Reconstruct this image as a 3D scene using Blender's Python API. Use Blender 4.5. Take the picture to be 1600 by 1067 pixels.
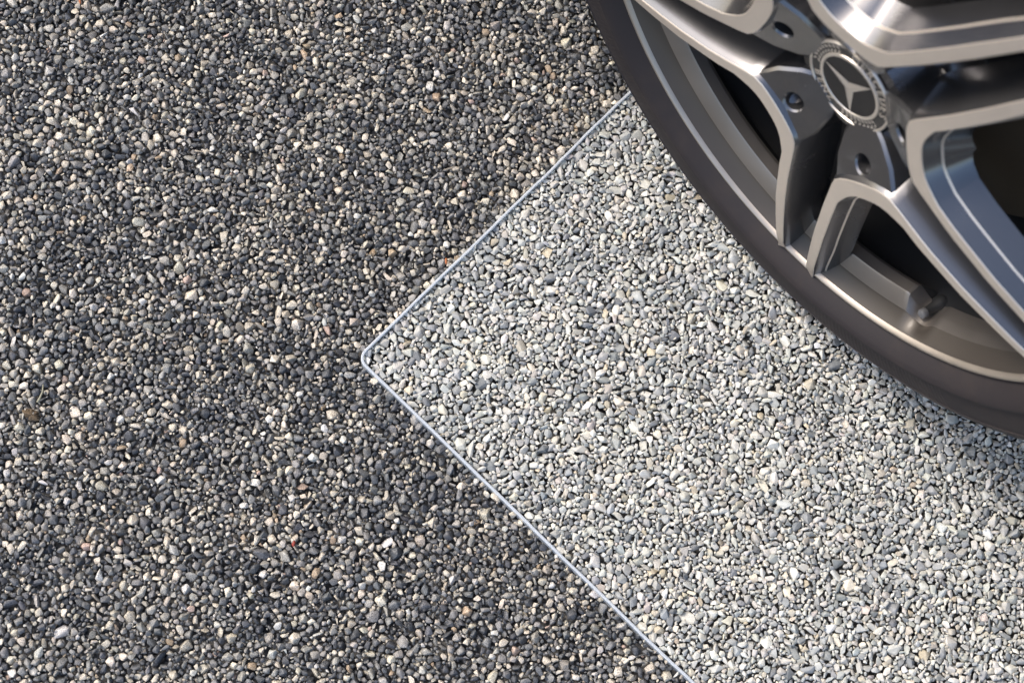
import bpy, bmesh, math, random
import numpy as np
from mathutils import Vector, Matrix

# ---------------------------------------------------------------- scene, camera, light
for o in list(bpy.data.objects):
    bpy.data.objects.remove(o)
scn = bpy.context.scene
col = scn.collection
random.seed(7)
rng = np.random.default_rng(11)
R = math.radians

F_PX, W_PX, H_PX = 2353.64, 1600.0, 1067.0
CAM_H = 1.2539
RT, WX, WY, PSI, PHI = 0.325, 0.31584, 0.38681, 3.83127, 3.07546     # tyre radius, wheel place, facing, spoke phase
CAMROT = Matrix.Rotation(-0.104406, 3, 'Y') @ Matrix.Rotation(0.225024, 3, 'X')

cam_d = bpy.data.cameras.new('camera')
cam = bpy.data.objects.new('camera', cam_d)
col.objects.link(cam)
cam.matrix_world = Matrix.Translation((0, 0, CAM_H)) @ CAMROT.to_4x4()
cam_d.sensor_fit = 'HORIZONTAL'
cam_d.sensor_width = 36.0
cam_d.lens = 36.0 * F_PX / W_PX
cam_d.clip_start = 0.02
cam_d.clip_end = 500.0
cam_d.dof.use_dof = True
cam_d.dof.focus_distance = 1.285
cam_d.dof.aperture_fstop = 6.3
scn.camera = cam

SUN_AZ, SUN_EL = R(152), R(44)          # direction towards the sun, from +x counter-clockwise
world = bpy.data.worlds.new('World')
scn.world = world
world.use_nodes = True
wn = world.node_tree
wn.nodes.clear()
sky = wn.nodes.new('ShaderNodeTexSky')
sky.sky_type = 'NISHITA'
sky.sun_disc = False
sky.sun_elevation = SUN_EL
sky.sun_rotation = R(90) - SUN_AZ
sky.dust_density = 2.8
sky.air_density = 1.0
sky.ozone_density = 1.0
bg = wn.nodes.new('ShaderNodeBackground')
bg.inputs['Strength'].default_value = 0.15
wo = wn.nodes.new('ShaderNodeOutputWorld')
wn.links.new(sky.outputs[0], bg.inputs[0])
wn.links.new(bg.outputs[0], wo.inputs[0])

sun_d = bpy.data.lights.new('sun', 'SUN')
sun_d.energy = 1.3
sun_d.angle = R(18)
sun_d.color = (1.0, 0.93, 0.835)
sun = bpy.data.objects.new('sun', sun_d)
col.objects.link(sun)
to_sun = Vector((math.cos(SUN_AZ) * math.cos(SUN_EL), math.sin(SUN_AZ) * math.cos(SUN_EL), math.sin(SUN_EL)))
sun.rotation_euler = to_sun.to_track_quat('Z', 'Y').to_euler()
sun.location = to_sun * 6

scn.view_settings.view_transform = 'Standard'
scn.view_settings.look = 'None'
scn.view_settings.gamma = 1.0
scn.view_settings.exposure = 0.84
scn.render.engine = 'CYCLES'

# ---------------------------------------------------------------- helpers
def tag(o, label=None, cat=None, group=None, kind=None):
    if label: o['label'] = label
    if cat: o['category'] = cat
    if group: o['group'] = group
    if kind: o['kind'] = kind
    return o

def empty(name, loc=(0, 0, 0), rz=0.0):
    o = bpy.data.objects.new(name, None)
    o.location = loc
    o.rotation_euler = (0, 0, rz)
    o.empty_display_size = 0.05
    col.objects.link(o)
    return o

def link_mesh(name, me, mats, parent=None, smooth=True):
    for m in (mats if isinstance(mats, (list, tuple)) else [mats]):
        me.materials.append(m)
    if smooth:
        me.polygons.foreach_set('use_smooth', [True] * len(me.polygons))
    o = bpy.data.objects.new(name, me)
    col.objects.link(o)
    if parent: o.parent = parent
    return o

def build(name, verts, faces, mat, parent=None, smooth=True, fmat=None, sharp=None, bevel=None):
    me = bpy.data.meshes.new(name)
    me.from_pydata([tuple(v) for v in verts], [], faces)
    bm = bmesh.new(); bm.from_mesh(me)
    bmesh.ops.remove_doubles(bm, verts=bm.verts, dist=1e-6)
    bmesh.ops.recalc_face_normals(bm, faces=bm.faces)
    if bevel:
        es = [e for e in bm.edges if len(e.link_faces) == 2 and e.calc_face_angle(0) > R(28)]
        bmesh.ops.bevel(bm, geom=es, offset=bevel, segments=2, profile=0.6, affect='EDGES', clamp_overlap=True)
    if sharp:
        for e in bm.edges:
            if len(e.link_faces) == 2 and e.calc_face_angle(0) > sharp: e.smooth = False
    bm.to_mesh(me); bm.free()
    o = link_mesh(name, me, mat, parent, smooth)
    if fmat is not None:
        for i, p in enumerate(o.data.polygons): p.material_index = fmat[i]
    return o

def nodes(name):
    m = bpy.data.materials.new(name)
    m.use_nodes = True
    nt = m.node_tree
    b = nt.nodes['Principled BSDF']
    return m, nt, b

def N(nt, t, **kw):
    n = nt.nodes.new(t)
    for k, v in kw.items():
        if k.startswith('i_'):
            n.inputs[k[2:].replace('_', ' ')].default_value = v
        else:
            setattr(n, k, v)
    return n

def simple(name, base, rough=0.5, metal=0.0, nscale=60.0, var=0.12, bump=0.05, bscale=300.0, coat=0.0, rvar=0.1, bdist=0.0005):
    m, nt, b = nodes(name)
    tc = N(nt, 'ShaderNodeTexCoord')
    no = N(nt, 'ShaderNodeTexNoise'); no.inputs['Scale'].default_value = nscale; no.inputs['Detail'].default_value = 6
    nt.links.new(tc.outputs['Object'], no.inputs['Vector'])
    mix = N(nt, 'ShaderNodeMix', data_type='RGBA')
    mix.inputs[6].default_value = (*[c * (1 - var) for c in base], 1)
    mix.inputs[7].default_value = (*[min(1, c * (1 + var)) for c in base], 1)
    nt.links.new(no.outputs['Fac'], mix.inputs[0])
    nt.links.new(mix.outputs[2], b.inputs['Base Color'])
    mr = N(nt, 'ShaderNodeMapRange'); mr.inputs[3].default_value = max(0.02, rough - rvar); mr.inputs[4].default_value = rough + rvar
    nt.links.new(no.outputs['Fac'], mr.inputs[0]); nt.links.new(mr.outputs[0], b.inputs['Roughness'])
    b.inputs['Metallic'].default_value = metal
    b.inputs['Coat Weight'].default_value = coat
    b.inputs['Coat Roughness'].default_value = 0.12
    if bump:
        n2 = N(nt, 'ShaderNodeTexNoise'); n2.inputs['Scale'].default_value = bscale; n2.inputs['Detail'].default_value = 4
        nt.links.new(tc.outputs['Object'], n2.inputs['Vector'])
        bp = N(nt, 'ShaderNodeBump'); bp.inputs['Strength'].default_value = bump; bp.inputs['Distance'].default_value = bdist
        nt.links.new(n2.outputs['Fac'], bp.inputs['Height']); nt.links.new(bp.outputs['Normal'], b.inputs['Normal'])
    return m

# ---------------------------------------------------------------- materials
def stone_material(name, speck_dark, speck_light, rough, glint, spec):
    m, nt, b = nodes(name)
    at = N(nt, 'ShaderNodeAttribute', attribute_type='INSTANCER', attribute_name='stone_colour')
    tc = N(nt, 'ShaderNodeTexCoord')
    oi = N(nt, 'ShaderNodeObjectInfo')
    ad = N(nt, 'ShaderNodeVectorMath', operation='ADD')
    sc = N(nt, 'ShaderNodeVectorMath', operation='SCALE'); sc.inputs['Scale'].default_value = 40.0
    cx = N(nt, 'ShaderNodeCombineXYZ')
    nt.links.new(oi.outputs['Random'], cx.inputs[0]); nt.links.new(oi.outputs['Random'], cx.inputs[1])
    nt.links.new(cx.outputs[0], sc.inputs[0])
    nt.links.new(tc.outputs['Object'], ad.inputs[0]); nt.links.new(sc.outputs[0], ad.inputs[1])
    n1 = N(nt, 'ShaderNodeTexNoise'); n1.inputs['Scale'].default_value = 1.3; n1.inputs['Detail'].default_value = 5
    n2 = N(nt, 'ShaderNodeTexNoise'); n2.inputs['Scale'].default_value = 9.0; n2.inputs['Detail'].default_value = 3
    nt.links.new(ad.outputs[0], n1.inputs['Vector']); nt.links.new(ad.outputs[0], n2.inputs['Vector'])
    mr = N(nt, 'ShaderNodeMapRange'); mr.inputs[1].default_value = 0.3; mr.inputs[2].default_value = 0.7
    mr.inputs[3].default_value = 0.86; mr.inputs[4].default_value = 1.12
    nt.links.new(n1.outputs['Fac'], mr.inputs[0])
    m2 = N(nt, 'ShaderNodeMapRange'); m2.inputs[1].default_value = 0.32; m2.inputs[2].default_value = 0.72
    m2.inputs[3].default_value = speck_dark; m2.inputs[4].default_value = speck_light
    nt.links.new(n2.outputs['Fac'], m2.inputs[0])
    mu = N(nt, 'ShaderNodeMath', operation='MULTIPLY')
    nt.links.new(mr.outputs[0], mu.inputs[0]); nt.links.new(m2.outputs[0], mu.inputs[1])
    vs = N(nt, 'ShaderNodeVectorMath', operation='SCALE')
    nt.links.new(at.outputs['Color'], vs.inputs[0]); nt.links.new(mu.outputs[0], vs.inputs['Scale'])
    nt.links.new(vs.outputs[0], b.inputs['Base Color'])
    n3 = N(nt, 'ShaderNodeTexNoise'); n3.inputs['Scale'].default_value = 5.0; n3.inputs['Detail'].default_value = 4
    nt.links.new(ad.outputs[0], n3.inputs['Vector'])
    m3 = N(nt, 'ShaderNodeMapRange'); m3.inputs[1].default_value = 0.35; m3.inputs[2].default_value = 0.65
    m3.inputs[3].default_value = rough; m3.inputs[4].default_value = glint
    nt.links.new(n3.outputs['Fac'], m3.inputs[0]); nt.links.new(m3.outputs[0], b.inputs['Roughness'])
    b.inputs['Specular IOR Level'].default_value = spec
    bp = N(nt, 'ShaderNodeBump'); bp.inputs['Strength'].default_value = 0.5; bp.inputs['Distance'].default_value = 0.0006
    nt.links.new(n2.outputs['Fac'], bp.inputs['Height']); nt.links.new(bp.outputs['Normal'], b.inputs['Normal'])
    return m

M = {}
M['dark_stone'] = stone_material('dark_gravel_stone', 0.3, 2.0, 0.75, 0.28, 0.6)
M['light_stone'] = stone_material('light_gravel_stone', 0.9, 1.1, 0.85, 0.6, 0.35)
M['machined'] = simple('machined_alloy', (0.77, 0.685, 0.595), 0.42, 0.72, 90, 0.05, 0.03, 900, 0, 0.05)
M['alloy'] = simple('graphite_wheel_paint', (0.19, 0.186, 0.19), 0.26, 0.9, 40, 0.06, 0.02, 1500, 0.5, 0.04)
M['step'] = simple('step_ring_painted_reflection', (0.25, 0.226, 0.205), 0.4, 0.75, 30, 0.14, 0.05, 900, 0.0, 0.06)  # brighter reflection on the step put into its colour, lighter than the flange
M['barrel'] = simple('flange_painted_reflection', (0.064, 0.054, 0.045), 0.42, 0.3, 30, 0.14, 0.05, 900, 0.1, 0.08)  # flange colour darkened to stand in for a dark reflection from the camera side
M['lip'] = simple('rim_lip_alloy', (0.44, 0.39, 0.335), 0.42, 0.8, 60, 0.12, 0.04, 900, 0, 0.06)
M['chrome'] = simple('cap_chrome', (0.80, 0.73, 0.65), 0.34, 0.8, 80, 0.03, 0.0)
M['cap_black'] = simple('cap_black', (0.010, 0.009, 0.010), 0.4, 0, 80, 0.1, 0.0)
M['cap_ring'] = simple('cap_ring_grey', (0.045, 0.042, 0.04), 0.4, 0.2, 80, 0.1, 0.0)
M['bolt'] = simple('bolt_steel', (0.010, 0.010, 0.011), 0.7, 0.2, 80, 0.2, 0.05)
M['brake'] = simple('brake_iron', (0.045, 0.037, 0.028), 0.55, 0.6, 30, 0.3, 0.1)
M['housing'] = simple('arch_liner_black', (0.012, 0.012, 0.013), 0.9, 0, 30, 0.2, 0.1)
M['valve_rubber'] = simple('valve_rubber', (0.02, 0.02, 0.02), 0.55, 0, 60, 0.2, 0.05)
M['valve_cap'] = simple('valve_cap', (0.16, 0.16, 0.165), 0.35, 0.2, 60, 0.1, 0.0)
M['car_paint'] = simple('car_paint_grey', (0.05, 0.052, 0.056), 0.3, 0.5, 20, 0.05, 0.0, coat=1.0)
M['leaf'] = simple('dry_leaf', (0.14, 0.10, 0.06), 0.85, 0, 900, 0.75, 1.0, 1800, bdist=0.001)
M['chip'] = simple('orange_chip', (0.42, 0.14, 0.05), 0.7, 0, 900, 0.3, 0.2, 2000)
M['red'] = simple('red_chip', (0.28, 0.045, 0.03), 0.6, 0, 900, 0.3, 0.2, 2000)
M['straw'] = simple('straw', (0.33, 0.31, 0.22), 0.75, 0, 600, 0.3, 0.2, 2000)

def rubber_material():
    m, nt, b = nodes('tyre_rubber')
    tc = N(nt, 'ShaderNodeTexCoord')
    sp = N(nt, 'ShaderNodeSeparateXYZ'); nt.links.new(tc.outputs['Object'], sp.inputs[0])
    def ma(op, a, b_=None, c=None):
        n = N(nt, 'ShaderNodeMath', operation=op)
        for k, v in enumerate((a, b_, c)):
            if v is None: continue
            if isinstance(v, (int, float)): n.inputs[k].default_value = v
            else: nt.links.new(v, n.inputs[k])
        return n.outputs[0]
    z = ma('SUBTRACT', sp.outputs[2], RT)
    ang = ma('ARCTAN2', z, sp.outputs[0])
    rad = ma('SQRT', ma('ADD', ma('MULTIPLY', z, z), ma('MULTIPLY', sp.outputs[0], sp.outputs[0])))
    ser = ma('MULTIPLY', ma('SINE', ma('MULTIPLY', ang, 420.0)), ma('MULTIPLY', ma('GREATER_THAN', rad, 0.2700), ma('LESS_THAN', rad, 0.2915)))
    seg = ma('GREATER_THAN', ma('SINE', ma('MULTIPLY', ang, 5.0)), 0.25)
    ser = ma('MULTIPLY', ser, seg)
    rings = ma('MULTIPLY', ma('SINE', ma('MULTIPLY', rad, 2600.0)), ma('GREATER_THAN', rad, 0.2955))
    n1 = N(nt, 'ShaderNodeTexNoise'); n1.inputs['Scale'].default_value = 900; n1.inputs['Detail'].default_value = 4
    n2 = N(nt, 'ShaderNodeTexNoise'); n2.inputs['Scale'].default_value = 14; n2.inputs['Detail'].default_value = 9; n2.inputs['Roughness'].default_value = 0.7
    nt.links.new(tc.outputs['Object'], n1.inputs['Vector']); nt.links.new(tc.outputs['Object'], n2.inputs['Vector'])
    h = ma('ADD', ma('MULTIPLY', ser, 0.35), ma('ADD', ma('MULTIPLY', rings, 0.12), ma('MULTIPLY', n1.outputs['Fac'], 0.35)))
    bp = N(nt, 'ShaderNodeBump'); bp.inputs['Strength'].default_value = 0.5; bp.inputs['Distance'].default_value = 0.0005
    nt.links.new(h, bp.inputs['Height']); nt.links.new(bp.outputs['Normal'], b.inputs['Normal'])
    dust = N(nt, 'ShaderNodeMapRange'); dust.inputs[1].default_value = 0.48; dust.inputs[2].default_value = 0.72
    nt.links.new(n2.outputs['Fac'], dust.inputs[0])
    mix = N(nt, 'ShaderNodeMix', data_type='RGBA')
    mix.inputs[6].default_value = (0.0150, 0.0112, 0.0130, 1); mix.inputs[7].default_value = (0.031, 0.0225, 0.020, 1)
    nt.links.new(dust.outputs[0], mix.inputs[0]); nt.links.new(mix.outputs[2], b.inputs['Base Color'])
    rr = N(nt, 'ShaderNodeMapRange'); rr.inputs[3].default_value = 0.6; rr.inputs[4].default_value = 0.8
    nt.links.new(n2.outputs['Fac'], rr.inputs[0]); nt.links.new(rr.outputs[0], b.inputs['Roughness'])
    return m
M['rubber'] = rubber_material()

def plastic_material():
    m, nt, b = nodes('clear_plastic')
    tc = N(nt, 'ShaderNodeTexCoord')
    n = N(nt, 'ShaderNodeTexNoise'); n.inputs['Scale'].default_value = 260; n.inputs['Detail'].default_value = 5
    nt.links.new(tc.outputs['Object'], n.inputs['Vector'])
    mr = N(nt, 'ShaderNodeMapRange'); mr.inputs[1].default_value = 0.35; mr.inputs[2].default_value = 0.7
    mr.inputs[3].default_value = 0.08; mr.inputs[4].default_value = 0.3
    nt.links.new(n.outputs['Fac'], mr.inputs[0]); nt.links.new(mr.outputs[0], b.inputs['Roughness'])
    b.inputs['Base Color'].default_value = (0.88, 0.93, 0.98, 1)
    b.inputs['Transmission Weight'].default_value = 0.42
    b.inputs['IOR'].default_value = 1.49
    bp = N(nt, 'ShaderNodeBump'); bp.inputs['Strength'].default_value = 0.35; bp.inputs['Distance'].default_value = 0.0004
    nt.links.new(n.outputs['Fac'], bp.inputs['Height']); nt.links.new(bp.outputs['Normal'], b.inputs['Normal'])
    return m
M['plastic'] = plastic_material()

def ground_material():
    m, nt, b = nodes('ground_gravel')
    tc = N(nt, 'ShaderNodeTexCoord')
    v = N(nt, 'ShaderNodeTexVoronoi'); v.inputs['Scale'].default_value = 170
    nt.links.new(tc.outputs['Object'], v.inputs['Vector'])
    cr = N(nt, 'ShaderNodeValToRGB')
    cr.color_ramp.elements[0].color = (0.015, 0.015, 0.017, 1)
    cr.color_ramp.elements[1].color = (0.16, 0.15, 0.135, 1)
    sp = N(nt, 'ShaderNodeSeparateColor')
    nt.links.new(v.outputs['Color'], sp.inputs[0]); nt.links.new(sp.outputs[0], cr.inputs[0])
    nt.links.new(cr.outputs[0], b.inputs['Base Color'])
    b.inputs['Roughness'].default_value = 0.85
    bp = N(nt, 'ShaderNodeBump'); bp.inputs['Strength'].default_value = 0.9; bp.inputs['Distance'].default_value = 0.004; bp.invert = True
    nt.links.new(v.outputs['Distance'], bp.inputs['Height']); nt.links.new(bp.outputs['Normal'], b.inputs['Normal'])
    return m
M['ground'] = ground_material()

# ---------------------------------------------------------------- ground
Z_DARK = -0.002       # top of the dark stones
Z_LIGHT = 0.001       # top of the light stones
Z_GROUND = -0.0135
def grid_sheet(name, half, z, mat):
    return build(name, [(-half, -half, z), (half, -half, z), (half, half, z), (-half, half, z)], [(0, 1, 2, 3)], mat, None, False)
ground = grid_sheet('ground', 120.0, Z_GROUND, M['ground'])
tag(ground, kind='structure')

# ---------------------------------------------------------------- tray layout (corner, edge directions on the ground)
TC = np.array([-0.0016, 0.2706])
e1 = np.array([0.2386 - 0.0005, 0.5233 - 0.2725]); e1 /= np.linalg.norm(e1)      # up-right edge
e2 = np.array([e1[1], -e1[0]])                                                  # down-right edge
L1, L2, RC, TW = 0.80, 1.20, 0.0105, 0.0025                                       # sizes, corner radius, wall thickness
def tray_loop(inset, n=10, m=70):
    """outline of the tray wall; the long sides wander a little, as thin plastic does"""
    pts = []
    r = max(RC - inset, 0.001)
    a0, a1, b0, b1 = inset, L1 - inset, inset, L2 - inset                        # along e1, e2
    cs = ((a0 + r, b0 + r, 180), (a1 - r, b0 + r, 270), (a1 - r, b1 - r, 0), (a0 + r, b1 - r, 90))
    raw = []
    for q, (ca, cb, s) in enumerate(cs):
        for k in range(n + 1):
            t = R(s + 90 * k / n)
            raw.append((ca + r * math.cos(t), cb + r * math.sin(t)))
        na_, nb_, ns_ = cs[(q + 1) % 4]
        p0 = raw[-1]; p1 = (na_ + r * math.cos(R(ns_)), nb_ + r * math.sin(R(ns_)))
        for k in range(1, m):
            f = k / m; w = math.sin(math.pi * f)
            dx, dy = p1[0] - p0[0], p1[1] - p0[1]; ln = math.hypot(dx, dy)
            u = f * ln
            off = w * (0.00035 * math.sin(u * 61 + q) + 0.00022 * math.sin(u * 173 + 2 * q) + 0.0009 * math.sin(u * 9 + 3 * q))
            raw.append((p0[0] + dx * f - dy / ln * off, p0[1] + dy * f + dx / ln * off))
    return [TC + e1 * a + e2 * b for a, b in raw]
def tray_coords(x, y):
    dx, dy = x - TC[0], y - TC[1]
    return dx * e1[0] + dy * e1[1], dx * e2[0] + dy * e2[1]

# ---------------------------------------------------------------- stones
def stone_mesh(name, seed, npts, angular, mat, spread):
    r = random.Random(seed)
    bm = bmesh.new()
    pts = []
    while len(pts) < npts:
        v = Vector((r.gauss(0, 1), r.gauss(0, 1), r.gauss(0, 1)))
        if v.length < 0.1: continue
        v.normalize()
        if all((v - p).length > spread for p in pts): pts.append(v)
    for p in pts: bm.verts.new(p * r.uniform(0.8, 1.12))
    res = bmesh.ops.convex_hull(bm, input=bm.verts)
    bmesh.ops.delete(bm, geom=[g for g in res['geom_interior'] if isinstance(g, bmesh.types.BMVert)], context='VERTS')
    bmesh.ops.dissolve_limit(bm, angle_limit=R(14), verts=bm.verts, edges=bm.edges)
    bmesh.ops.bevel(bm, geom=list(bm.edges), offset=angular, segments=2, profile=0.55, affect='EDGES', clamp_overlap=True)
    bmesh.ops.triangulate(bm, faces=bm.faces)
    mx = max(v.co.length for v in bm.verts)
    for v in bm.verts: v.co /= (0.5 * mx + 0.5)
    me = bpy.data.meshes.new(name)
    bm.to_mesh(me); bm.free()
    me.materials.append(mat)
    me.polygons.foreach_set('use_smooth', [True] * len(me.polygons))
    return me

NVAR = 36
dark_meshes = [stone_mesh('dark_stone_shape', 100 + i, random.randint(8, 14), 0.06 + 0.07 * random.random(), M['dark_stone'], 0.55) for i in range(NVAR)]
light_meshes = [stone_mesh('light_stone_shape', 300 + i, random.randint(7, 11), 0.045 + 0.06 * random.random(), M['light_stone'], 0.62) for i in range(NVAR)]

RES = 0.0005
def pack(x0, x1, y0, y1, allowed, classes, gap, seed):
    """dart packing on a raster: large stones first, then ever smaller ones into the gaps"""
    g = np.random.default_rng(seed)
    nx, ny = int((x1 - x0) / RES), int((y1 - y0) / RES)
    xs = x0 + (np.arange(nx) + 0.5) * RES; ys = y0 + (np.arange(ny) + 0.5) * RES
    ok = allowed(xs[None, :], ys[:, None])
    area = ok.sum() * RES * RES
    P = []
    fld = np.zeros((ny, nx), np.float32)
    for k in range(10):
        w = g.normal(0, 1, 2) * 38
        fld += np.sin(xs[None, :] * w[0] + ys[:, None] * w[1] + g.uniform(0, 6.28)).astype(np.float32)
    fld = (np.clip(0.66 + 0.15 * fld, 0.2, 1.0)).ravel()            # where the coarse stones gather
    disc = {}
    def get(k):
        if k not in disc:
            yy, xx = np.mgrid[-k:k + 1, -k:k + 1]
            disc[k] = ~(xx * xx + yy * yy <= (k + 0.2) ** 2)
        return disc[k]
    for (ra, rb, frac) in classes:
        rm = 0.5 * (ra + rb)
        free = ok.copy()
        for (i, j, r) in P:
            k = int(round((r + rm) * gap / RES)); d = get(k)
            a, b_, c, e = max(i - k, 0), min(i + k + 1, ny), max(j - k, 0), min(j + k + 1, nx)
            free[a:b_, c:e] &= d[a - i + k:b_ - i + k, c - j + k:e - j + k]
        idx = np.flatnonzero(free)
        g.shuffle(idx)
        limit = frac * area
        used = 0.0
        ks = int(round(2 * rm * gap / RES)); d = get(ks)
        ff = free.ravel()
        for q in idx.tolist():
            if not ff[q]: continue
            if rm > 0.003 and g.random() > fld[q]: continue
            i, j = divmod(q, nx)
            r = float(g.uniform(ra, rb))
            P.append((i, j, r))
            a, b_, c, e = max(i - ks, 0), min(i + ks + 1, ny), max(j - ks, 0), min(j + ks + 1, nx)
            free[a:b_, c:e] &= d[a - i + ks:b_ - i + ks, c - j + ks:e - j + ks]
            used += math.pi * r * r
            if used > limit: break
    A = np.array(P, float)
    jit = g.uniform(-0.5, 0.5, (len(A), 2)) * RES
    return x0 + (A[:, 1] + 0.5) * RES + jit[:, 0], y0 + (A[:, 0] + 0.5) * RES + jit[:, 1], A[:, 2]

VX0, VX1, VY0, VY1 = -0.42, 0.80, -0.13, 0.78
def in_dark(x, y):
    a, b = tray_coords(x, y)
    return ~((a > -0.0015) & (b > -0.0015) & (a < L1 + .0015) & (b < L2 + .0015))
def in_light(x, y):
    a, b = tray_coords(x, y)
    m = TW + 0.0016
    return (a > m) & (b > m) & (a < L1 - m) & (b < L2 - m)

mm = 0.001
DARK_CL = [(5.3 * mm, 6.6 * mm, .03), (4.4 * mm, 5.3 * mm, .16), (3.4 * mm, 4.4 * mm, .32), (2.4 * mm, 3.4 * mm, .30), (1.6 * mm, 2.4 * mm, .24), (0.9 * mm, 1.6 * mm, .18)]
LIGHT_CL = [(6.2 * mm, 7.8 * mm, .06), (5.0 * mm, 6.2 * mm, .21), (3.9 * mm, 5.0 * mm, .38), (2.8 * mm, 3.9 * mm, .36), (1.9 * mm, 2.8 * mm, .32), (1.2 * mm, 1.9 * mm, .32)]
UNDER_CL = [(3.2 * mm, 4.2 * mm, .3), (2.0 * mm, 3.2 * mm, .5)]

PAL_DARK = [((0.058, 0.063, 0.074), 18), ((0.108, 0.113, 0.123), 20), ((0.185, 0.186, 0.188), 20), ((0.28, 0.272, 0.256), 18), ((0.41, 0.378, 0.325), 16),
            ((0.52, 0.478, 0.41), 11), ((0.32, 0.25, 0.18), 1.2), ((0.48, 0.475, 0.46), 4.5), ((0.38, 0.29, 0.25), 0.4)]
WARM_DARK = [0.55, 0.8, 1.0, 1.3, 1.6, 1.5, 1.6, 1.0, 1.3]
PAL_LIGHT = [((0.50, 0.505, 0.49), 28), ((0.57, 0.565, 0.535), 23), ((0.42, 0.435, 0.44), 18), ((0.32, 0.34, 0.355), 11), ((0.21, 0.225, 0.245), 4),
             ((0.60, 0.565, 0.495), 8), ((0.50, 0.445, 0.355), 1.5), ((0.65, 0.645, 0.615), 7), ((0.55, 0.51, 0.485), 1.2)]
WARM_LIGHT = [1, 1.3, 0.75, 0.6, 0.6, 1.4, 1.3, 1.3, 1.0]
def colours(x, y, pal, warm, seed, gain):
    """colour of each stone; sorts drift slowly over the ground, as in tipped gravel"""
    g = np.random.default_rng(seed)
    n = len(x)
    fld = np.zeros(n)
    for k in range(14):
        w = g.normal(0, 1, 2) * (22 if k < 7 else 50)
        fld += np.sin(x * w[0] + y * w[1] + g.uniform(0, 6.28)) * (0.36 if k < 7 else 0.26)
    c = np.array([p[0] for p in pal]); w = np.array([p[1] for p in pal], float)
    W = w[None, :] * np.array(warm)[None, :] ** (fld[:, None] * 0.45)
    W = np.cumsum(W / W.sum(1, keepdims=True), 1)
    k = np.minimum((g.uniform(0, 1, n)[:, None] > W).sum(1), len(pal) - 1)
    out = c[k] * np.exp(g.normal(0, 0.13, (n, 1))) * np.exp(g.normal(0, 0.012, (n, 3)))
    return np.clip(out * gain, 0.01, 0.82)

CAMI = np.array(CAMROT.inverted())
def to_pixel(x, y, z):
    d = np.stack([x, y, z - CAM_H], 1) @ CAMI.T
    return W_PX / 2 + F_PX * d[:, 0] / -d[:, 2], H_PX / 2 - F_PX * d[:, 1] / -d[:, 2]

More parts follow.
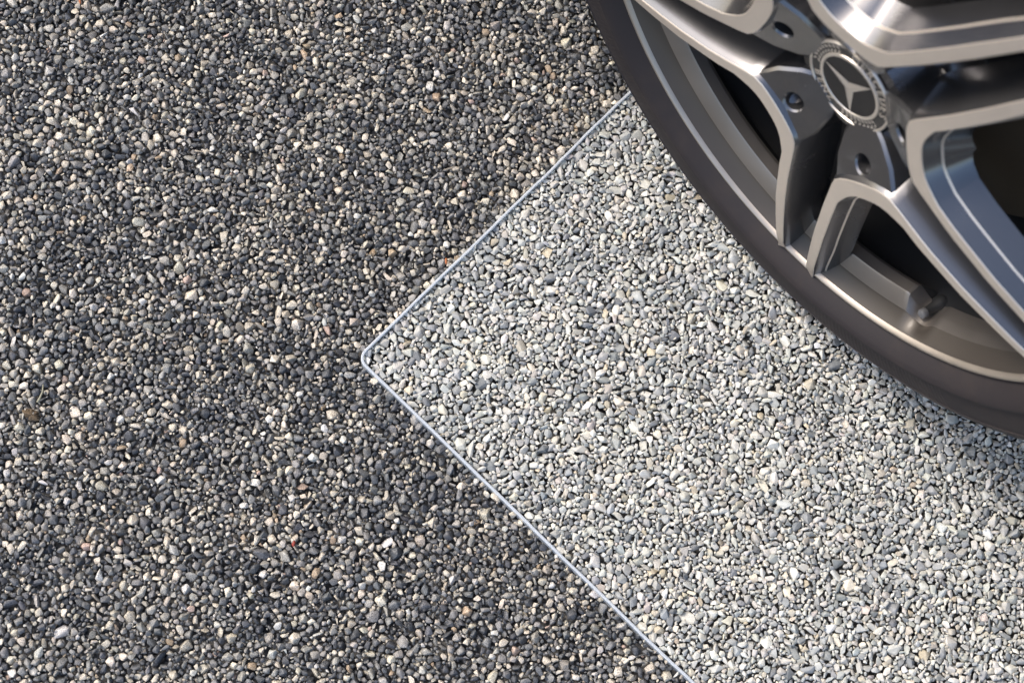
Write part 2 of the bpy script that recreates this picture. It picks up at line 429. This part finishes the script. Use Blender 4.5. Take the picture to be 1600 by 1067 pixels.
def make_gravel(name, allowed, classes, ztop, pal, warm, meshes, seed, zs, label, cat, flat, gap, long_, gain):
    g = np.random.default_rng(seed)
    x, y, r = pack(VX0, VX1, VY0, VY1, allowed, classes, gap, seed)
    n = len(x)
    el = np.exp(np.abs(g.normal(0, long_, n)))                     # long to short axis in plan
    el = np.minimum(el, 2.4)
    sx, sy = r * np.sqrt(el) * 1.06, r / np.sqrt(el) * 1.06
    sz = np.minimum(sx, sy) * g.uniform(*flat, n)
    rot = np.stack([g.normal(0, 0.28, n), g.normal(0, 0.28, n), g.uniform(0, 6.283, n)], 1)
    rel = np.clip((r - r.min()) / (r.max() - r.min()), 0, 1)
    drop = g.uniform(0, 1, n) ** 1.4 * zs * (1.25 - 0.7 * rel)
    z = ztop - drop - sz
    # second layer underneath, seen through the gaps
    x2, y2, r2 = pack(VX0, VX1, VY0, VY1, allowed, UNDER_CL, 0.90, seed + 5)
    n2 = len(x2)
    z2 = ztop - zs - 0.0013 - r2 * 0.85 - g.uniform(0, 0.0012, n2)
    s2 = np.stack([r2 * 1.1, r2 * 0.95, r2 * 0.85], 1)
    rot2 = g.uniform(-3.14, 3.14, (n2, 3))
    pos = np.concatenate([np.stack([x, y, z], 1), np.stack([x2, y2, z2], 1)])
    scl = np.concatenate([np.stack([sx, sy, sz], 1), s2])
    rt = np.concatenate([rot, rot2])
    colr = colours(pos[:, 0], pos[:, 1], pal, warm, seed + 9, gain)
    var = g.integers(0, NVAR, n + n2)
    # the 300 that show largest in the picture become stones of their own
    px, py = to_pixel(pos[:, 0], pos[:, 1], pos[:, 2])
    size = np.zeros(n + n2); size[:n] = np.sqrt(sx * sy) - drop * 0.25
    vis = (px > 4) & (px < W_PX - 4) & (py > 4) & (py < H_PX - 4)
    # not behind the wheel
    lx, ly = -math.sin(PSI), math.cos(PSI); nx_, ny_ = math.cos(PSI), math.sin(PSI)
    dx, dy, dz = pos[:, 0], pos[:, 1], pos[:, 2] - CAM_H
    den = dx * nx_ + dy * ny_
    t = (WX * nx_ + WY * ny_ - 0.007) / den
    hu = dx * t * lx + dy * t * ly - (WX * lx + WY * ly); hv = CAM_H + dz * t - RT
    vis &= ~((t > 0) & (t < 1) & (np.hypot(hu, hv) < 0.318))
    size[~vis] = 0
    big = np.argsort(-size)[:300]
    keep = np.ones(n + n2, bool); keep[big] = False
    # gravel body
    me = bpy.data.meshes.new(name)
    kp = pos[keep]
    me.vertices.add(len(kp)); me.vertices.foreach_set('co', kp.astype(np.float32).ravel())
    def attr(nm, ty, data, prop):
        a = me.attributes.new(nm, ty, 'POINT'); a.data.foreach_set(prop, np.ascontiguousarray(data).ravel())
    attr('stone_rot', 'FLOAT_VECTOR', rt[keep].astype(np.float32), 'vector')
    attr('stone_scale', 'FLOAT_VECTOR', scl[keep].astype(np.float32), 'vector')
    attr('stone_shape', 'INT', var[keep].astype(np.int32), 'value')
    attr('stone_colour', 'FLOAT_VECTOR', colr[keep].astype(np.float32), 'vector')
    me.update()
    o = bpy.data.objects.new(name, me); col.objects.link(o)
    tag(o, label, cat, kind='stuff')
    lib = bpy.data.collections.new(name + '_shapes')
    for i, m_ in enumerate(meshes):
        so = bpy.data.objects.new('%s_shape_%02d' % (name, i), m_); lib.objects.link(so)
    ng = bpy.data.node_groups.new(name + '_scatter', 'GeometryNodeTree')
    ng.interface.new_socket('Geometry', in_out='INPUT', socket_type='NodeSocketGeometry')
    ng.interface.new_socket('Geometry', in_out='OUTPUT', socket_type='NodeSocketGeometry')
    gi = ng.nodes.new('NodeGroupInput'); go = ng.nodes.new('NodeGroupOutput')
    ci = ng.nodes.new('GeometryNodeCollectionInfo'); ci.inputs['Collection'].default_value = lib
    ci.inputs['Separate Children'].default_value = True; ci.inputs['Reset Children'].default_value = True
    ip = ng.nodes.new('GeometryNodeInstanceOnPoints'); ip.inputs['Pick Instance'].default_value = True
    def na(nm, ty):
        a = ng.nodes.new('GeometryNodeInputNamedAttribute'); a.data_type = ty; a.inputs['Name'].default_value = nm
        return a.outputs['Attribute']
    e2r = ng.nodes.new('FunctionNodeEulerToRotation')
    ng.links.new(na('stone_rot', 'FLOAT_VECTOR'), e2r.inputs[0])
    ng.links.new(gi.outputs[0], ip.inputs['Points']); ng.links.new(ci.outputs[0], ip.inputs['Instance'])
    ng.links.new(na('stone_shape', 'INT'), ip.inputs['Instance Index'])
    ng.links.new(e2r.outputs[0], ip.inputs['Rotation']); ng.links.new(na('stone_scale', 'FLOAT_VECTOR'), ip.inputs['Scale'])
    ng.links.new(ip.outputs[0], go.inputs[0])
    md = o.modifiers.new('scatter', 'NODES'); md.node_group = ng
    for k in big:
        s = bpy.data.objects.new('stone', meshes[var[k]])
        s.location = pos[k]; s.rotation_euler = rt[k]; s.scale = scl[k]
        s['stone_colour'] = [float(c) for c in colr[k]]
        s.parent = o
        col.objects.link(s)
    print(name, n, n2)
    return o

make_gravel('dark_gravel', in_dark, DARK_CL, Z_DARK, PAL_DARK, WARM_DARK, dark_meshes, 21, 0.0032,
            'dark grey and tan loose gravel covering the ground outside the clear plastic edging', 'gravel', (0.72, 1.0), 0.84, 0.28, np.array([1.12, 1.09, 1.03]))
make_gravel('light_gravel', in_light, LIGHT_CL, Z_LIGHT, PAL_LIGHT, WARM_LIGHT, light_meshes, 57, 0.0017,
            'pale grey and cream gravel inside the clear plastic edging, under the car wheel', 'gravel', (0.5, 0.8), 0.71, 0.34, np.array([1.09, 1.07, 1.015]))

# ---------------------------------------------------------------- clear plastic tray
tray = empty('plastic_tray', (TC[0], TC[1], Z_GROUND))
tag(tray, 'clear plastic tray with thin upright edge and rounded corner holding the pale gravel', 'tray')
def tray_wall():
    lo, li = tray_loop(0.0), tray_loop(TW)
    z0, z1, c = 0.0015, (Z_LIGHT + 0.0012) - Z_GROUND, 0.0006
    lo_c, li_c = tray_loop(c), tray_loop(TW - c)
    n = len(lo); V = []; Fc = []
    for ring, z in ((lo, z0), (lo, z1 - c), (lo_c, z1), (li_c, z1), (li, z1 - c), (li, z0)):
        for p in ring: V.append((p[0] - TC[0], p[1] - TC[1], z))
    for s in range(6):
        for k in range(n):
            a, b = s * n + k, s * n + (k + 1) % n
            t = ((s + 1) % 6) * n
            Fc.append((a, b, t + (k + 1) % n, t + k))
    return V, Fc
V, Fc = tray_wall()
build('edge_wall', V, Fc, M['plastic'], tray, True, sharp=R(35))
lo = tray_loop(TW * 0.5)
build('base_sheet', [(p[0] - TC[0], p[1] - TC[1], z) for z in (0.0004, 0.0014) for p in lo],
      [tuple(range(len(lo))), tuple(range(len(lo), 2 * len(lo)))] + [(k, (k + 1) % len(lo), len(lo) + (k + 1) % len(lo), len(lo) + k) for k in range(len(lo))],
      M['ground'], tray, False)

# ---------------------------------------------------------------- car wheel
wheel = empty('car_wheel', (WX, WY, 0.0), PSI + math.pi / 2)
tag(wheel, 'five twin-spoke alloy car wheel with dark tyre standing on the pale gravel', 'wheel')
def P(u, v, a): return (u, -a, v + RT)
def polar(r, th, a): return P(r * math.cos(th), r * math.sin(th), a)

def lathe(name, prof, mat, parent, n=180, closed=False, sharp=R(30), prof_fn=None):
    V = []; Fc = []; m = len(prof)
    for i in range(n):
        th = 2 * math.pi * i / n
        pr = prof_fn(th) if prof_fn else prof
        for (r, a) in pr: V.append(polar(r, th, a))
    for i in range(n):
        j = (i + 1) % n
        for k in range(m if closed else m - 1):
            k2 = (k + 1) % m
            Fc.append((i * m + k, j * m + k, j * m + k2, i * m + k2))
    return build(name, V, Fc, mat, parent, True, sharp=sharp)

side = [(0.2445, -0.0100), (0.2458, -0.0075), (0.2480, -0.0074), (0.2500, -0.0050), (0.2535, -0.0012), (0.2580, 0.0030), (0.2625, 0.0058), (0.2645, 0.0060), (0.2660, 0.0050), (0.2668, 0.0034), (0.2690, 0.0030),
        (0.2760, 0.0030), (0.2850, 0.0022), (0.2930, 0.0004), (0.2938, 0.0012), (0.2950, 0.0002), (0.3020, -0.0028), (0.3090, -0.0080), (0.3150, -0.0150), (0.3200, -0.0250), (0.3225, -0.0340)]
tread = []
for c in (-0.055, -0.095, -0.135, -0.175):
    tread += [(0.3250, c + 0.006), (0.3185, c + 0.0045), (0.3185, c - 0.0045), (0.3250, c - 0.006)]
tyre_prof = side + [(0.3245, -0.042)] + tread + [(0.3245, -0.188), (0.3215, -0.198), (0.312, -0.222), (0.295, -0.230), (0.262, -0.228), (0.2445, -0.220), (0.2400, -0.15), (0.2400, -0.04)]
tyre = lathe('tyre', tyre_prof, M['rubber'], wheel, 240, True, R(40))

lathe('rim_lip', [(0.2385, -0.0150), (0.2405, -0.0085), (0.2422, -0.0056), (0.2431, -0.0050), (0.2448, -0.0051), (0.2456, -0.0060), (0.2460, -0.0100), (0.2445, -0.015)], M['lip'], wheel, 240, True, R(35))

TH_VALVE = R(-46.0)
def barrel_prof(th):
    d = (th - TH_VALVE + math.pi) % (2 * math.pi) - math.pi
    f = 1.0                                   # 1 = full step, 0 = cut away around the valve
    lo_, hi_ = R(-4.4), R(35)
    if lo_ < d < hi_: f = max(0.0, 1 - min(d - lo_, hi_ - d) / R(2.2))
    w = f * f * (3 - 2 * f)
    full = [(0.2400, -0.0085), (0.2385, -0.0105), (0.2310, -0.0195), (0.2292, -0.0205), (0.2165, -0.0265), (0.2150, -0.0280), (0.2145, -0.0370), (0.2160, -0.0400), (0.2280, -0.0480), (0.2240, -0.1000), (0.2180, -0.1700), (0.2300, -0.2150)]
    cut = [(0.2400, -0.0085), (0.2385, -0.0105), (0.2325, -0.0195), (0.2312, -0.0212), (0.2292, -0.0290), (0.2288, -0.0310), (0.2282, -0.0390), (0.2281, -0.0420), (0.2280, -0.0490), (0.2240, -0.1000), (0.2180, -0.1700), (0.2300, -0.2150)]
    g = max(0.0, 1 - abs(d + R(0.4)) / R(3.8)); g = g * g * (3 - 2 * g)          # scoop round the valve seat
    scoop = [0, 0.0006, 0.0048, 0.0062, 0.0070, 0.0070, 0.0064, 0.0050, 0, 0, 0, 0]
    return [(a[0] * w + b[0] * (1 - w) + g * q, a[1] * w + b[1] * (1 - w)) for a, b, q in zip(full, cut, scoop)]
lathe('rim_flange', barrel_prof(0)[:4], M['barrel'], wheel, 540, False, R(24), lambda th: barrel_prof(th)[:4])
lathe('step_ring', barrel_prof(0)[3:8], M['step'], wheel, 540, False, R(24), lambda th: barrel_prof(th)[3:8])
lathe('barrel', barrel_prof(0)[7:], M['housing'], wheel, 180, False, R(24), lambda th: barrel_prof(th)[7:])

# spokes: each a V of two arms whose apex carries the bolt seat
KX = [70, 90, 110, 130, 150, 170, 190, 203]
YO = [27.3, 42.3, 58.0, 73.9, 90.0, 105.7, 121.7, 131.5]
YI = [13.2, 29.0, 44.9, 61.1, 77.3, 93.9, 110.9, 121.5]
def a_top(r):
    return float(np.interp(r, [0.05, 0.075, 0.12, 0.16, 0.20, 0.232, 0.2415], [0.0030, 0.0042, 0.0067, 0.0060, 0.0028, -0.0008, -0.0042]))
def arm_point(x, ys):
    return (x * mm, float(np.interp(x, KX, ys)) * mm)
OUT = [(69.2, 0), (69.4, 8), (69.9, 15), (71.0, 21.5), (74.0, 28.8), (80, 34.4)] 
INN = [(83.6, 0), (83.8, 5.5), (84.2, 10.5), (85.4, 15.5), (88.0, 21.5), (93.0, 29.2)]
for x in (90, 100, 110, 122, 135, 148, 160, 172, 184, 194, 200, 203):
    OUT.append((x, float(np.interp(x, KX, YO))))
    INN.append((x + 9.2 * min(1, (x - 60) / 40), float(np.interp(x + 9.2 * min(1, (x - 60) / 40), KX + [215], YI + [131.2]))))
stations = []
for s in (-1, 1):
    lst = [((o[0] * mm, s * o[1] * mm), (i[0] * mm, s * i[1] * mm)) for o, i in zip(OUT, INN)]
    stations = list(reversed(lst))[:-1] + lst if s == -1 else stations[:len(OUT)] + lst[1:]
stations = [((o[0] * mm, -o[1] * mm), (i[0] * mm, -i[1] * mm)) for o, i in reversed(list(zip(OUT, INN)))] + [((o[0] * mm, o[1] * mm), (i[0] * mm, i[1] * mm)) for o, i in list(zip(OUT, INN))[1:]]

def spoke_at(th0):
    c, s = math.cos(th0), math.sin(th0)
    T = lambda x, y, a: P(x * c - y * s, x * s + y * c, a)
    body = []; bf = []; band = []; nf = []
    rows = []
    for (o, i) in stations:
        o = Vector(o); i = Vector(i)
        d = (i - o).normalized()
        ro, ri = o.length, i.length
        ao, ai = a_top(ro), a_top(ri)
        apex = max(0.0, 1 - abs(o.y) / 0.034)               # 1 at the apex, 0 along the arms
        tip = min(1.0, max(0.0, (ro - 0.19) / 0.045))
        wall = 0.040 - 0.012 * tip
        outer_off = 0.0075 + 0.003 * (1 - tip)
        ob = o - d * outer_off
        om = o - d * 0.0028
        step = 0.0115 - 0.003 * tip
        r1 = i + d * 0.0056
        r2 = i + d * 0.0068
        ib = i + d * (0.0140 + 0.006 * apex)
        iwall = 0.028 - 0.004 * tip
        rows.append([T(ob.x, ob.y, ao - wall), T(om.x, om.y, ao - 0.0052), T(o.x, o.y, ao - 0.0006), T(i.x, i.y, ai - 0.0006),
                     T(r1.x, r1.y, ai - step), T(r2.x, r2.y, ai - step - 0.0012), T(ib.x, ib.y, ai - iwall)])
        p1 = o + d * 0.0007; p2 = i - d * 0.0007
        band.append([T(o.x, o.y, ao - 0.0006), T(p1.x, p1.y, ao), T(p2.x, p2.y, ai), T(i.x, i.y, ai - 0.0006)])
    m = 7; n = len(rows)
    for r_ in rows: body += r_
    for k in range(n - 1):
        for j in range(m):
            if j in (2, 4): continue                           # machined strips close these gaps
            j2 = (j + 1) % m
            bf.append((k * m + j, (k + 1) * m + j, (k + 1) * m + j2, k * m + j2))
    for k in (0, n - 1): bf.append(tuple(k * m + j for j in range(m)))
    sp = build('spoke', body, bf, M['alloy'], wheel, True, sharp=R(38))
    V = [q for b_ in band for q in b_]; Fc = []
    for k in range(n - 1):
        for j in range(3):
            Fc.append((k * 4 + j, (k + 1) * 4 + j, (k + 1) * 4 + j + 1, k * 4 + j + 1))
    build('machined_face', V, Fc, M['machined'], sp, True, sharp=R(25))
    V = [q for r_ in rows for q in (r_[4], r_[5])]
    build('machined_ridge', V, [(2 * k, 2 * k + 2, 2 * k + 3, 2 * k + 1) for k in range(n - 1)], M['machined'], sp, True)
    # bolt pad between the apex and the cap
    pad_out = [(0.0740, -0.0288), (0.0710, -0.0215), (0.0699, -0.015), (0.0694, -0.008), (0.0692, 0), (0.0694, 0.008), (0.0699, 0.015), (0.0710, 0.0215), (0.0740, 0.0288)]
    pad_in = [(0.0560, 0.0262), (0.0400, 0.0185), (0.0330, 0.012), (0.0330, 0), (0.0330, -0.012), (0.0400, -0.0185), (0.0560, -0.0262)]
    loop = pad_out + pad_in
    def pa(x): return float(np.interp(x, [0.033, 0.045, 0.0585, 0.0695, 0.08], [-0.0150, -0.0085, -0.0040, 0.0012, 0.0022]))
    bm = bmesh.new()
    LR, LN, LX = 0.0072, 24, 0.0585
    top = [bm.verts.new(T(x, y, pa(x))) for x, y in loop]
    hole = [bm.verts.new(T(LX + (LR + 0.0012) * math.cos(2 * math.pi * k / LN), (LR + 0.0012) * math.sin(2 * math.pi * k / LN), pa(LX + LR * math.cos(2 * math.pi * k / LN)))) for k in range(LN)]
    hole2 = [bm.verts.new(T(LX + LR * math.cos(2 * math.pi * k / LN), LR * math.sin(2 * math.pi * k / LN), pa(LX + LR * math.cos(2 * math.pi * k / LN)) - 0.0016)) for k in range(LN)]
    deep = [bm.verts.new(T(LX + LR * 0.95 * math.cos(2 * math.pi * k / LN), LR * 0.95 * math.sin(2 * math.pi * k / LN), -0.034)) for k in range(LN)]
    es = [bm.edges.new((top[k], top[(k + 1) % len(top)])) for k in range(len(top))] + [bm.edges.new((hole[k], hole[(k + 1) % LN])) for k in range(LN)]
    bmesh.ops.triangle_fill(bm, use_beauty=True, use_dissolve=False, edges=es)
    for A_, B_ in ((hole, hole2), (hole2, deep)):
        for k in range(LN):
            bm.faces.new((A_[k], A_[(k + 1) % LN], B_[(k + 1) % LN], B_[k]))
    # flanks of the pad, falling to the hub floor
    bev = []; low = []
    cx_, cy_ = 0.052, 0.0
    for x, y in loop:
        v = Vector((x - cx_, y - cy_)); v = v.normalized() if v.length else Vector((0, 0))
        bev.append(bm.verts.new(T(x + v.x * 0.0020, y + v.y * 0.0022, pa(x) - 0.0022)))
        low.append(bm.verts.new(T(x + v.x * 0.0030, y + v.y * 0.0075, pa(x) - 0.036)))
    for A_, B_ in ((top, bev), (bev, low)):
        for k in range(len(loop)):
            k2 = (k + 1) % len(loop)
            if A_ is top and k < len(pad_out) - 1: continue
            if k < len(pad_out) - 1: continue
            bm.faces.new((A_[k], A_[k2], B_[k2], B_[k]))
    bmesh.ops.recalc_face_normals(bm, faces=bm.faces)
    me = bpy.data.meshes.new('bolt_pad')
    for e in bm.edges:
        if len(e.link_faces) == 2 and e.calc_face_angle(0) > R(22): e.smooth = False
    bm.to_mesh(me); bm.free()
    link_mesh('bolt_pad', me, M['alloy'], sp)
    # wheel bolt sunk in the hole
    V = []; Fc = []
    for (rr, aa, nn) in ((0.0062, -0.034, 6), (0.0062, -0.0295, 6), (0.0052, -0.0280, 6), (0.0034, -0.0280, 6), (0.0032, -0.0310, 6)):
        for k in range(6):
            t = k * math.pi / 3 + 0.3
            V.append(T(LX + rr * math.cos(t), rr * math.sin(t), aa))
    for q in range(4):
        for k in range(6):
            Fc.append((q * 6 + k, q * 6 + (k + 1) % 6, (q + 1) * 6 + (k + 1) % 6, (q + 1) * 6 + k))
    Fc.append(tuple(24 + k for k in range(6)))
    build('wheel_bolt', V, Fc, M['bolt'], wheel, False)
for k in range(5): spoke_at(PHI + k * 2 * math.pi / 5)

# hub floor with a scalloped rim round the cap
hub_prof = [(0.030, -0.0300), (0.0372, -0.0185), (0.0395, -0.0168), (0.0425, -0.0180), (0.0480, -0.0290), (0.0530, -0.0330), (0.0620, -0.0350), (0.0720, -0.0420), (0.0760, -0.0600), (0.0760, -0.0900)]
def hub_fn(th):
    w = 0.5 - 0.5 * math.cos(5 * (th - PHI))                       # 1 between the pads
    return [(r + (0.004 * w if 0.040 < r < 0.07 else 0), a - (0.004 * w if r > 0.05 else 0)) for r, a in hub_prof]
lathe('hub', hub_prof, M['alloy'], wheel, 200, False, R(35), hub_fn)

# centre cap
AC = -0.0150
cap = lathe('centre_cap', [(0.0374, AC - 0.012), (0.0374, AC - 0.0012), (0.0366, AC), (0.0352, AC + 0.0001), (0.0346, AC - 0.0005), (0.0272, AC - 0.0005), (0.0268, AC - 0.0002), (0.0, AC - 0.0002)], M['cap_ring'], wheel, 120, False, R(30))
lathe('chrome_ring', [(0.0372, AC - 0.003), (0.0373, AC - 0.0004), (0.0366, AC + 0.0006), (0.0353, AC + 0.0006), (0.0349, AC - 0.0002)], M['chrome'], cap, 120, False, R(30))
lathe('star_ring', [(0.0273, AC - 0.0004), (0.0269, AC + 0.0005), (0.0248, AC + 0.0005), (0.0243, AC - 0.0001)], M['chrome'], cap, 120, False, R(30))
lathe('star_field', [(0.0244, AC + 0.0001), (0.012, AC + 0.00012), (0.0002, AC + 0.00012)], M['cap_black'], cap, 96, False, R(30))
STAR = R(59.2)
V = [P(0, 0, AC + 0.0018)]; Fc = []
for k in range(3):
    t = STAR + k * 2 * math.pi / 3
    V.append(polar(0.0249, t, AC + 0.0007))
    V.append(polar(0.0046, t + math.pi / 3, AC + 0.0003))
for k in range(3):
    a, b, c = 1 + 2 * k, 2 + 2 * k, 2 + 2 * ((k - 1) % 3)
    Fc += [(0, a, b), (0, c, a)]
build('star', V, Fc, M['chrome'], cap, False)

def text_mesh(ch, size):
    cu = bpy.data.curves.new('letter', 'FONT'); cu.body = ch; cu.size = size; cu.align_x = 'CENTER'; cu.align_y = 'CENTER'
    cu.extrude = 0.0002; cu.resolution_u = 3
    ob = bpy.data.objects.new('letter', cu); col.objects.link(ob)
    bpy.context.view_layer.update()
    dg = bpy.context.evaluated_depsgraph_get()
    me = bpy.data.meshes.new_from_object(ob.evaluated_get(dg))
    bpy.data.objects.remove(ob); bpy.data.curves.remove(cu)
    return me
def ring_text(word, centre, step, inward, size=0.0088):
    for k, ch in enumerate(word):
        off = (k - (len(word) - 1) / 2) * step
        t = centre - off if not inward else centre + off
        me = text_mesh(ch, size)
        up = Vector((math.cos(t), math.sin(t))) * (-1 if inward else 1)
        rt_ = Vector((up.y, -up.x))
        c_ = Vector((math.cos(t), math.sin(t))) * 0.0309
        for v in me.vertices:
            q = c_ + rt_ * v.co.x + up * v.co.y
            v.co = Vector(P(q.x, q.y, AC - 0.0002 + v.co.z))
        link_mesh('letter', me, M['chrome'], cap, False)
ring_text('MERCEDES', STAR, R(13.2), False)
ring_text('BENZ', STAR + math.pi, R(13.2), True)
# laurel leaves between the two words
def laurel(mid, half, flip):
    V = []; Fc = []
    nlf = 9
    for k in range(nlf):
        for s in (-1, 1):
            t = mid + half * (2 * k / (nlf - 1) - 1)
            base = 0.0309 + s * 0.0004
            d = flip * R(5.0)
            pts = [(base, t), (base + s * 0.0020, t + d * 0.25), (base + s * 0.0027, t + d), (base + s * 0.0008, t + d * 0.75)]
            i0 = len(V)
            for z_ in (AC - 0.0004, AC - 0.00005):
                for (r_, t_) in pts: V.append(polar(r_, t_, z_))
            Fc.append((i0 + 4, i0 + 5, i0 + 6, i0 + 7))
            for q in range(4): Fc.append((i0 + q, i0 + (q + 1) % 4, i0 + 4 + (q + 1) % 4, i0 + 4 + q))
    build('laurel', V, Fc, M['chrome'], cap, False)
laurel(STAR + R(103), R(30), 1)
laurel(STAR - R(103), R(30), -1)

# valve
def tube(name, p0, p1, prof, mat, parent, n=16):
    p0, p1 = Vector(p0), Vector(p1); ax = (p1 - p0).normalized()
    s = ax.orthogonal().normalized(); q = ax.cross(s); Ln = (p1 - p0).length
    V = []; Fc = []
    for (t, r) in prof:
        for k in range(n):
            a = 2 * math.pi * k / n
            V.append(p0 + ax * (t * Ln) + s * (r * math.cos(a)) + q * (r * math.sin(a)))
    for j in range(len(prof) - 1):
        for k in range(n): Fc.append((j * n + k, j * n + (k + 1) % n, (j + 1) * n + (k + 1) % n, (j + 1) * n + k))
    Fc.append(tuple(range(n))); Fc.append(tuple((len(prof) - 1) * n + k for k in range(n)))
    return build(name, V, Fc, mat, parent, True, sharp=R(40))
TV = TH_VALVE - R(0.7)
va, vb = polar(0.2340, TV, -0.046), polar(0.2285, TV, -0.0245)
valve = tube('valve_stem', va, vb, [(0, 0.0072), (0.25, 0.0066), (0.35, 0.0046), (0.75, 0.0037), (0.95, 0.0035), (1, 0.003)], M['valve_rubber'], wheel)
tube('valve_cap', Vector(va) * 0.18 + Vector(vb) * 0.82, Vector(vb) * 1.06 - Vector(va) * 0.06, [(0, 0.0036), (0.1, 0.0039), (0.75, 0.0039), (0.95, 0.0033), (1, 0.0022)], M['valve_cap'], valve)

# brake disc and dark inner side
disc = lathe('brake_disc', [(0.078, -0.098), (0.170, -0.098), (0.170, -0.104), (0.160, -0.106), (0.160, -0.116), (0.170, -0.118), (0.170, -0.124), (0.078, -0.124)], M['brake'], wheel, 96, True)
lathe('disc_bell', [(0.030, -0.062), (0.074, -0.064), (0.077, -0.068), (0.077, -0.13)], M['bolt'], wheel, 64)
lathe('dust_shield', [(0.05, -0.140), (0.205, -0.140), (0.210, -0.134), (0.210, -0.146), (0.05, -0.150)], M['housing'], wheel, 64, True)

# ---------------------------------------------------------------- the car over the wheel (out of the picture, shades the ground)
car = empty('parked_car', (WX, WY, 0.0), PSI + math.pi / 2)
tag(car, 'car body arching over the alloy wheel, beyond the upper right corner', 'car')
def side_outline():
    pts = [(-2.75, 0.22), (-0.46, 0.20)]
    for k in range(25):
        t = math.pi - math.pi * k / 24 * 1.0
        pts.append((0.365 * math.cos(t), RT + 0.365 * math.sin(t)))
    pts += [(0.46, 0.20), (0.86, 0.24), (0.93, 0.42), (0.90, 0.62), (0.55, 0.80), (-0.35, 0.93), (-0.95, 1.36), (-1.4, 1.44), (-2.3, 1.42), (-3.0, 1.10), (-3.5, 0.98), (-3.62, 0.6), (-3.5, 0.25)]
    pts += [(-3.2, 0.22)]
    return pts
so_ = side_outline()
def body_part():
    bm = bmesh.new()
    fr = [bm.verts.new((x, -0.016 + max(0, z - 0.85) * 0.35, z)) for x, z in so_]
    bk = [bm.verts.new((x, 1.74 - max(0, z - 0.85) * 0.35, z)) for x, z in so_]
    n = len(so_)
    for k in range(n): bm.faces.new((fr[k], fr[(k + 1) % n], bk[(k + 1) % n], bk[k]))
    for lp in (fr, bk):
        es = [bm.edges.get((lp[k], lp[(k + 1) % n])) for k in range(n)]
        bmesh.ops.triangle_fill(bm, use_beauty=True, edges=es)
    bmesh.ops.recalc_face_normals(bm, faces=bm.faces)
    me = bpy.data.meshes.new('body'); bm.to_mesh(me); bm.free()
    link_mesh('body', me, M['car_paint'], car, False)
body_part()
V = []; Fc = []
for yy in (0.004, 0.34):
    V += [(0.362, yy, 0.21)] + [(0.362 * math.cos(math.pi * k / 24), yy, RT + 0.362 * math.sin(math.pi * k / 24)) for k in range(25)] + [(-0.362, yy, 0.21)]
for k in range(26): Fc.append((k, k + 1, 27 + k + 1, 27 + k))
Fc.append(tuple(27 + k for k in range(27)))
build('arch_liner', V, Fc, M['housing'], car, False)

# ---------------------------------------------------------------- small debris on the gravel
def ground_at(px, py, z):
    d = CAMROT @ Vector((px - W_PX / 2, H_PX / 2 - py, -F_PX))
    t = (z - CAM_H) / d.z
    return Vector((0, 0, CAM_H)) + d * t
def scrap(name, px, py, z, size, mat, label, cat, seed, curl=0.3, rz=None, n=11):
    r = random.Random(seed)
    c = ground_at(px, py, z)
    V = []; Fc = []
    for lay in (0.0, -0.0004):
        V.append((0, 0, 0.0006 + lay))
        for k in range(n):
            t = 2 * math.pi * k / n
            q = r.uniform(0.72, 1.08) if lay == 0 else None
            if lay == 0: V.append((size[0] * q * math.cos(t), size[1] * q * math.sin(t), r.uniform(-1, 1) * curl * size[1]))
            else: V.append((V[k + 1][0] * 0.99, V[k + 1][1] * 0.99, V[k + 1][2] - 0.0004))
    b = n + 1
    for k in range(n):
        k2 = (k + 1) % n
        Fc += [(0, 1 + k, 1 + k2), (b, b + 1 + k2, b + 1 + k), (1 + k, b + 1 + k, b + 1 + k2, 1 + k2)]
    o = build(name, V, Fc, mat, None, True)
    o.location = c; o.rotation_euler = (0, 0, rz if rz is not None else r.uniform(0, 6))
    tag(o, label, cat)
scrap('leaf_scrap', 50, 648, -0.0026, (0.0088, 0.0046), M['leaf'], 'crumbled brown dry leaf scrap lying on the dark gravel', 'leaf', 3, 0.5, -0.45, 27)
scrap('wood_chip', 697, 408, 0.0, (0.0030, 0.0013), M['chip'], 'tiny orange wood chip beside the upper plastic edge', 'wood chip', 5)
scrap('wood_chip', 125, 3, 0.0, (0.0022, 0.0012), M['chip'], 'tiny orange chip at the top of the dark gravel', 'wood chip', 6)
scrap('stone_chip', 459, 849, 0.0, (0.0032, 0.0017), M['red'], 'small red stone chip in the lower part of the dark gravel', 'stone chip', 8)
def stalk(pts, label):
    V = []; Fc = []; n = 6
    c0 = ground_at(*pts[0], 0.0)
    Q = [ground_at(*p_, 0.0) - c0 for p_ in pts]
    for i, q in enumerate(Q):
        d = (Q[min(i + 1, len(Q) - 1)] - Q[max(i - 1, 0)]).normalized(); s = Vector((-d.y, d.x, 0))
        r_ = (0.0012, 0.0009, 0.0007, 0.0005)[i]
        for k in range(n):
            a = 2 * math.pi * k / n
            V.append(q + s * r_ * math.cos(a) + Vector((0, 0, 0.001 + r_ * math.sin(a) + 0.0006 * (i % 2))))
    for i in range(len(Q) - 1):
        for k in range(n): Fc.append((i * n + k, i * n + (k + 1) % n, (i + 1) * n + (k + 1) % n, (i + 1) * n + k))
    Fc.append(tuple(range(n))); Fc.append(tuple((len(Q) - 1) * n + k for k in range(n)))
    o = build('dry_stalk', V, Fc, M['straw'], None, True); o.location = c0
    tag(o, label, 'stalk')
stalk([(59, 629), (63, 622), (67, 612), (68, 601)], 'short pale dry stalk just above the brown leaf scrap')
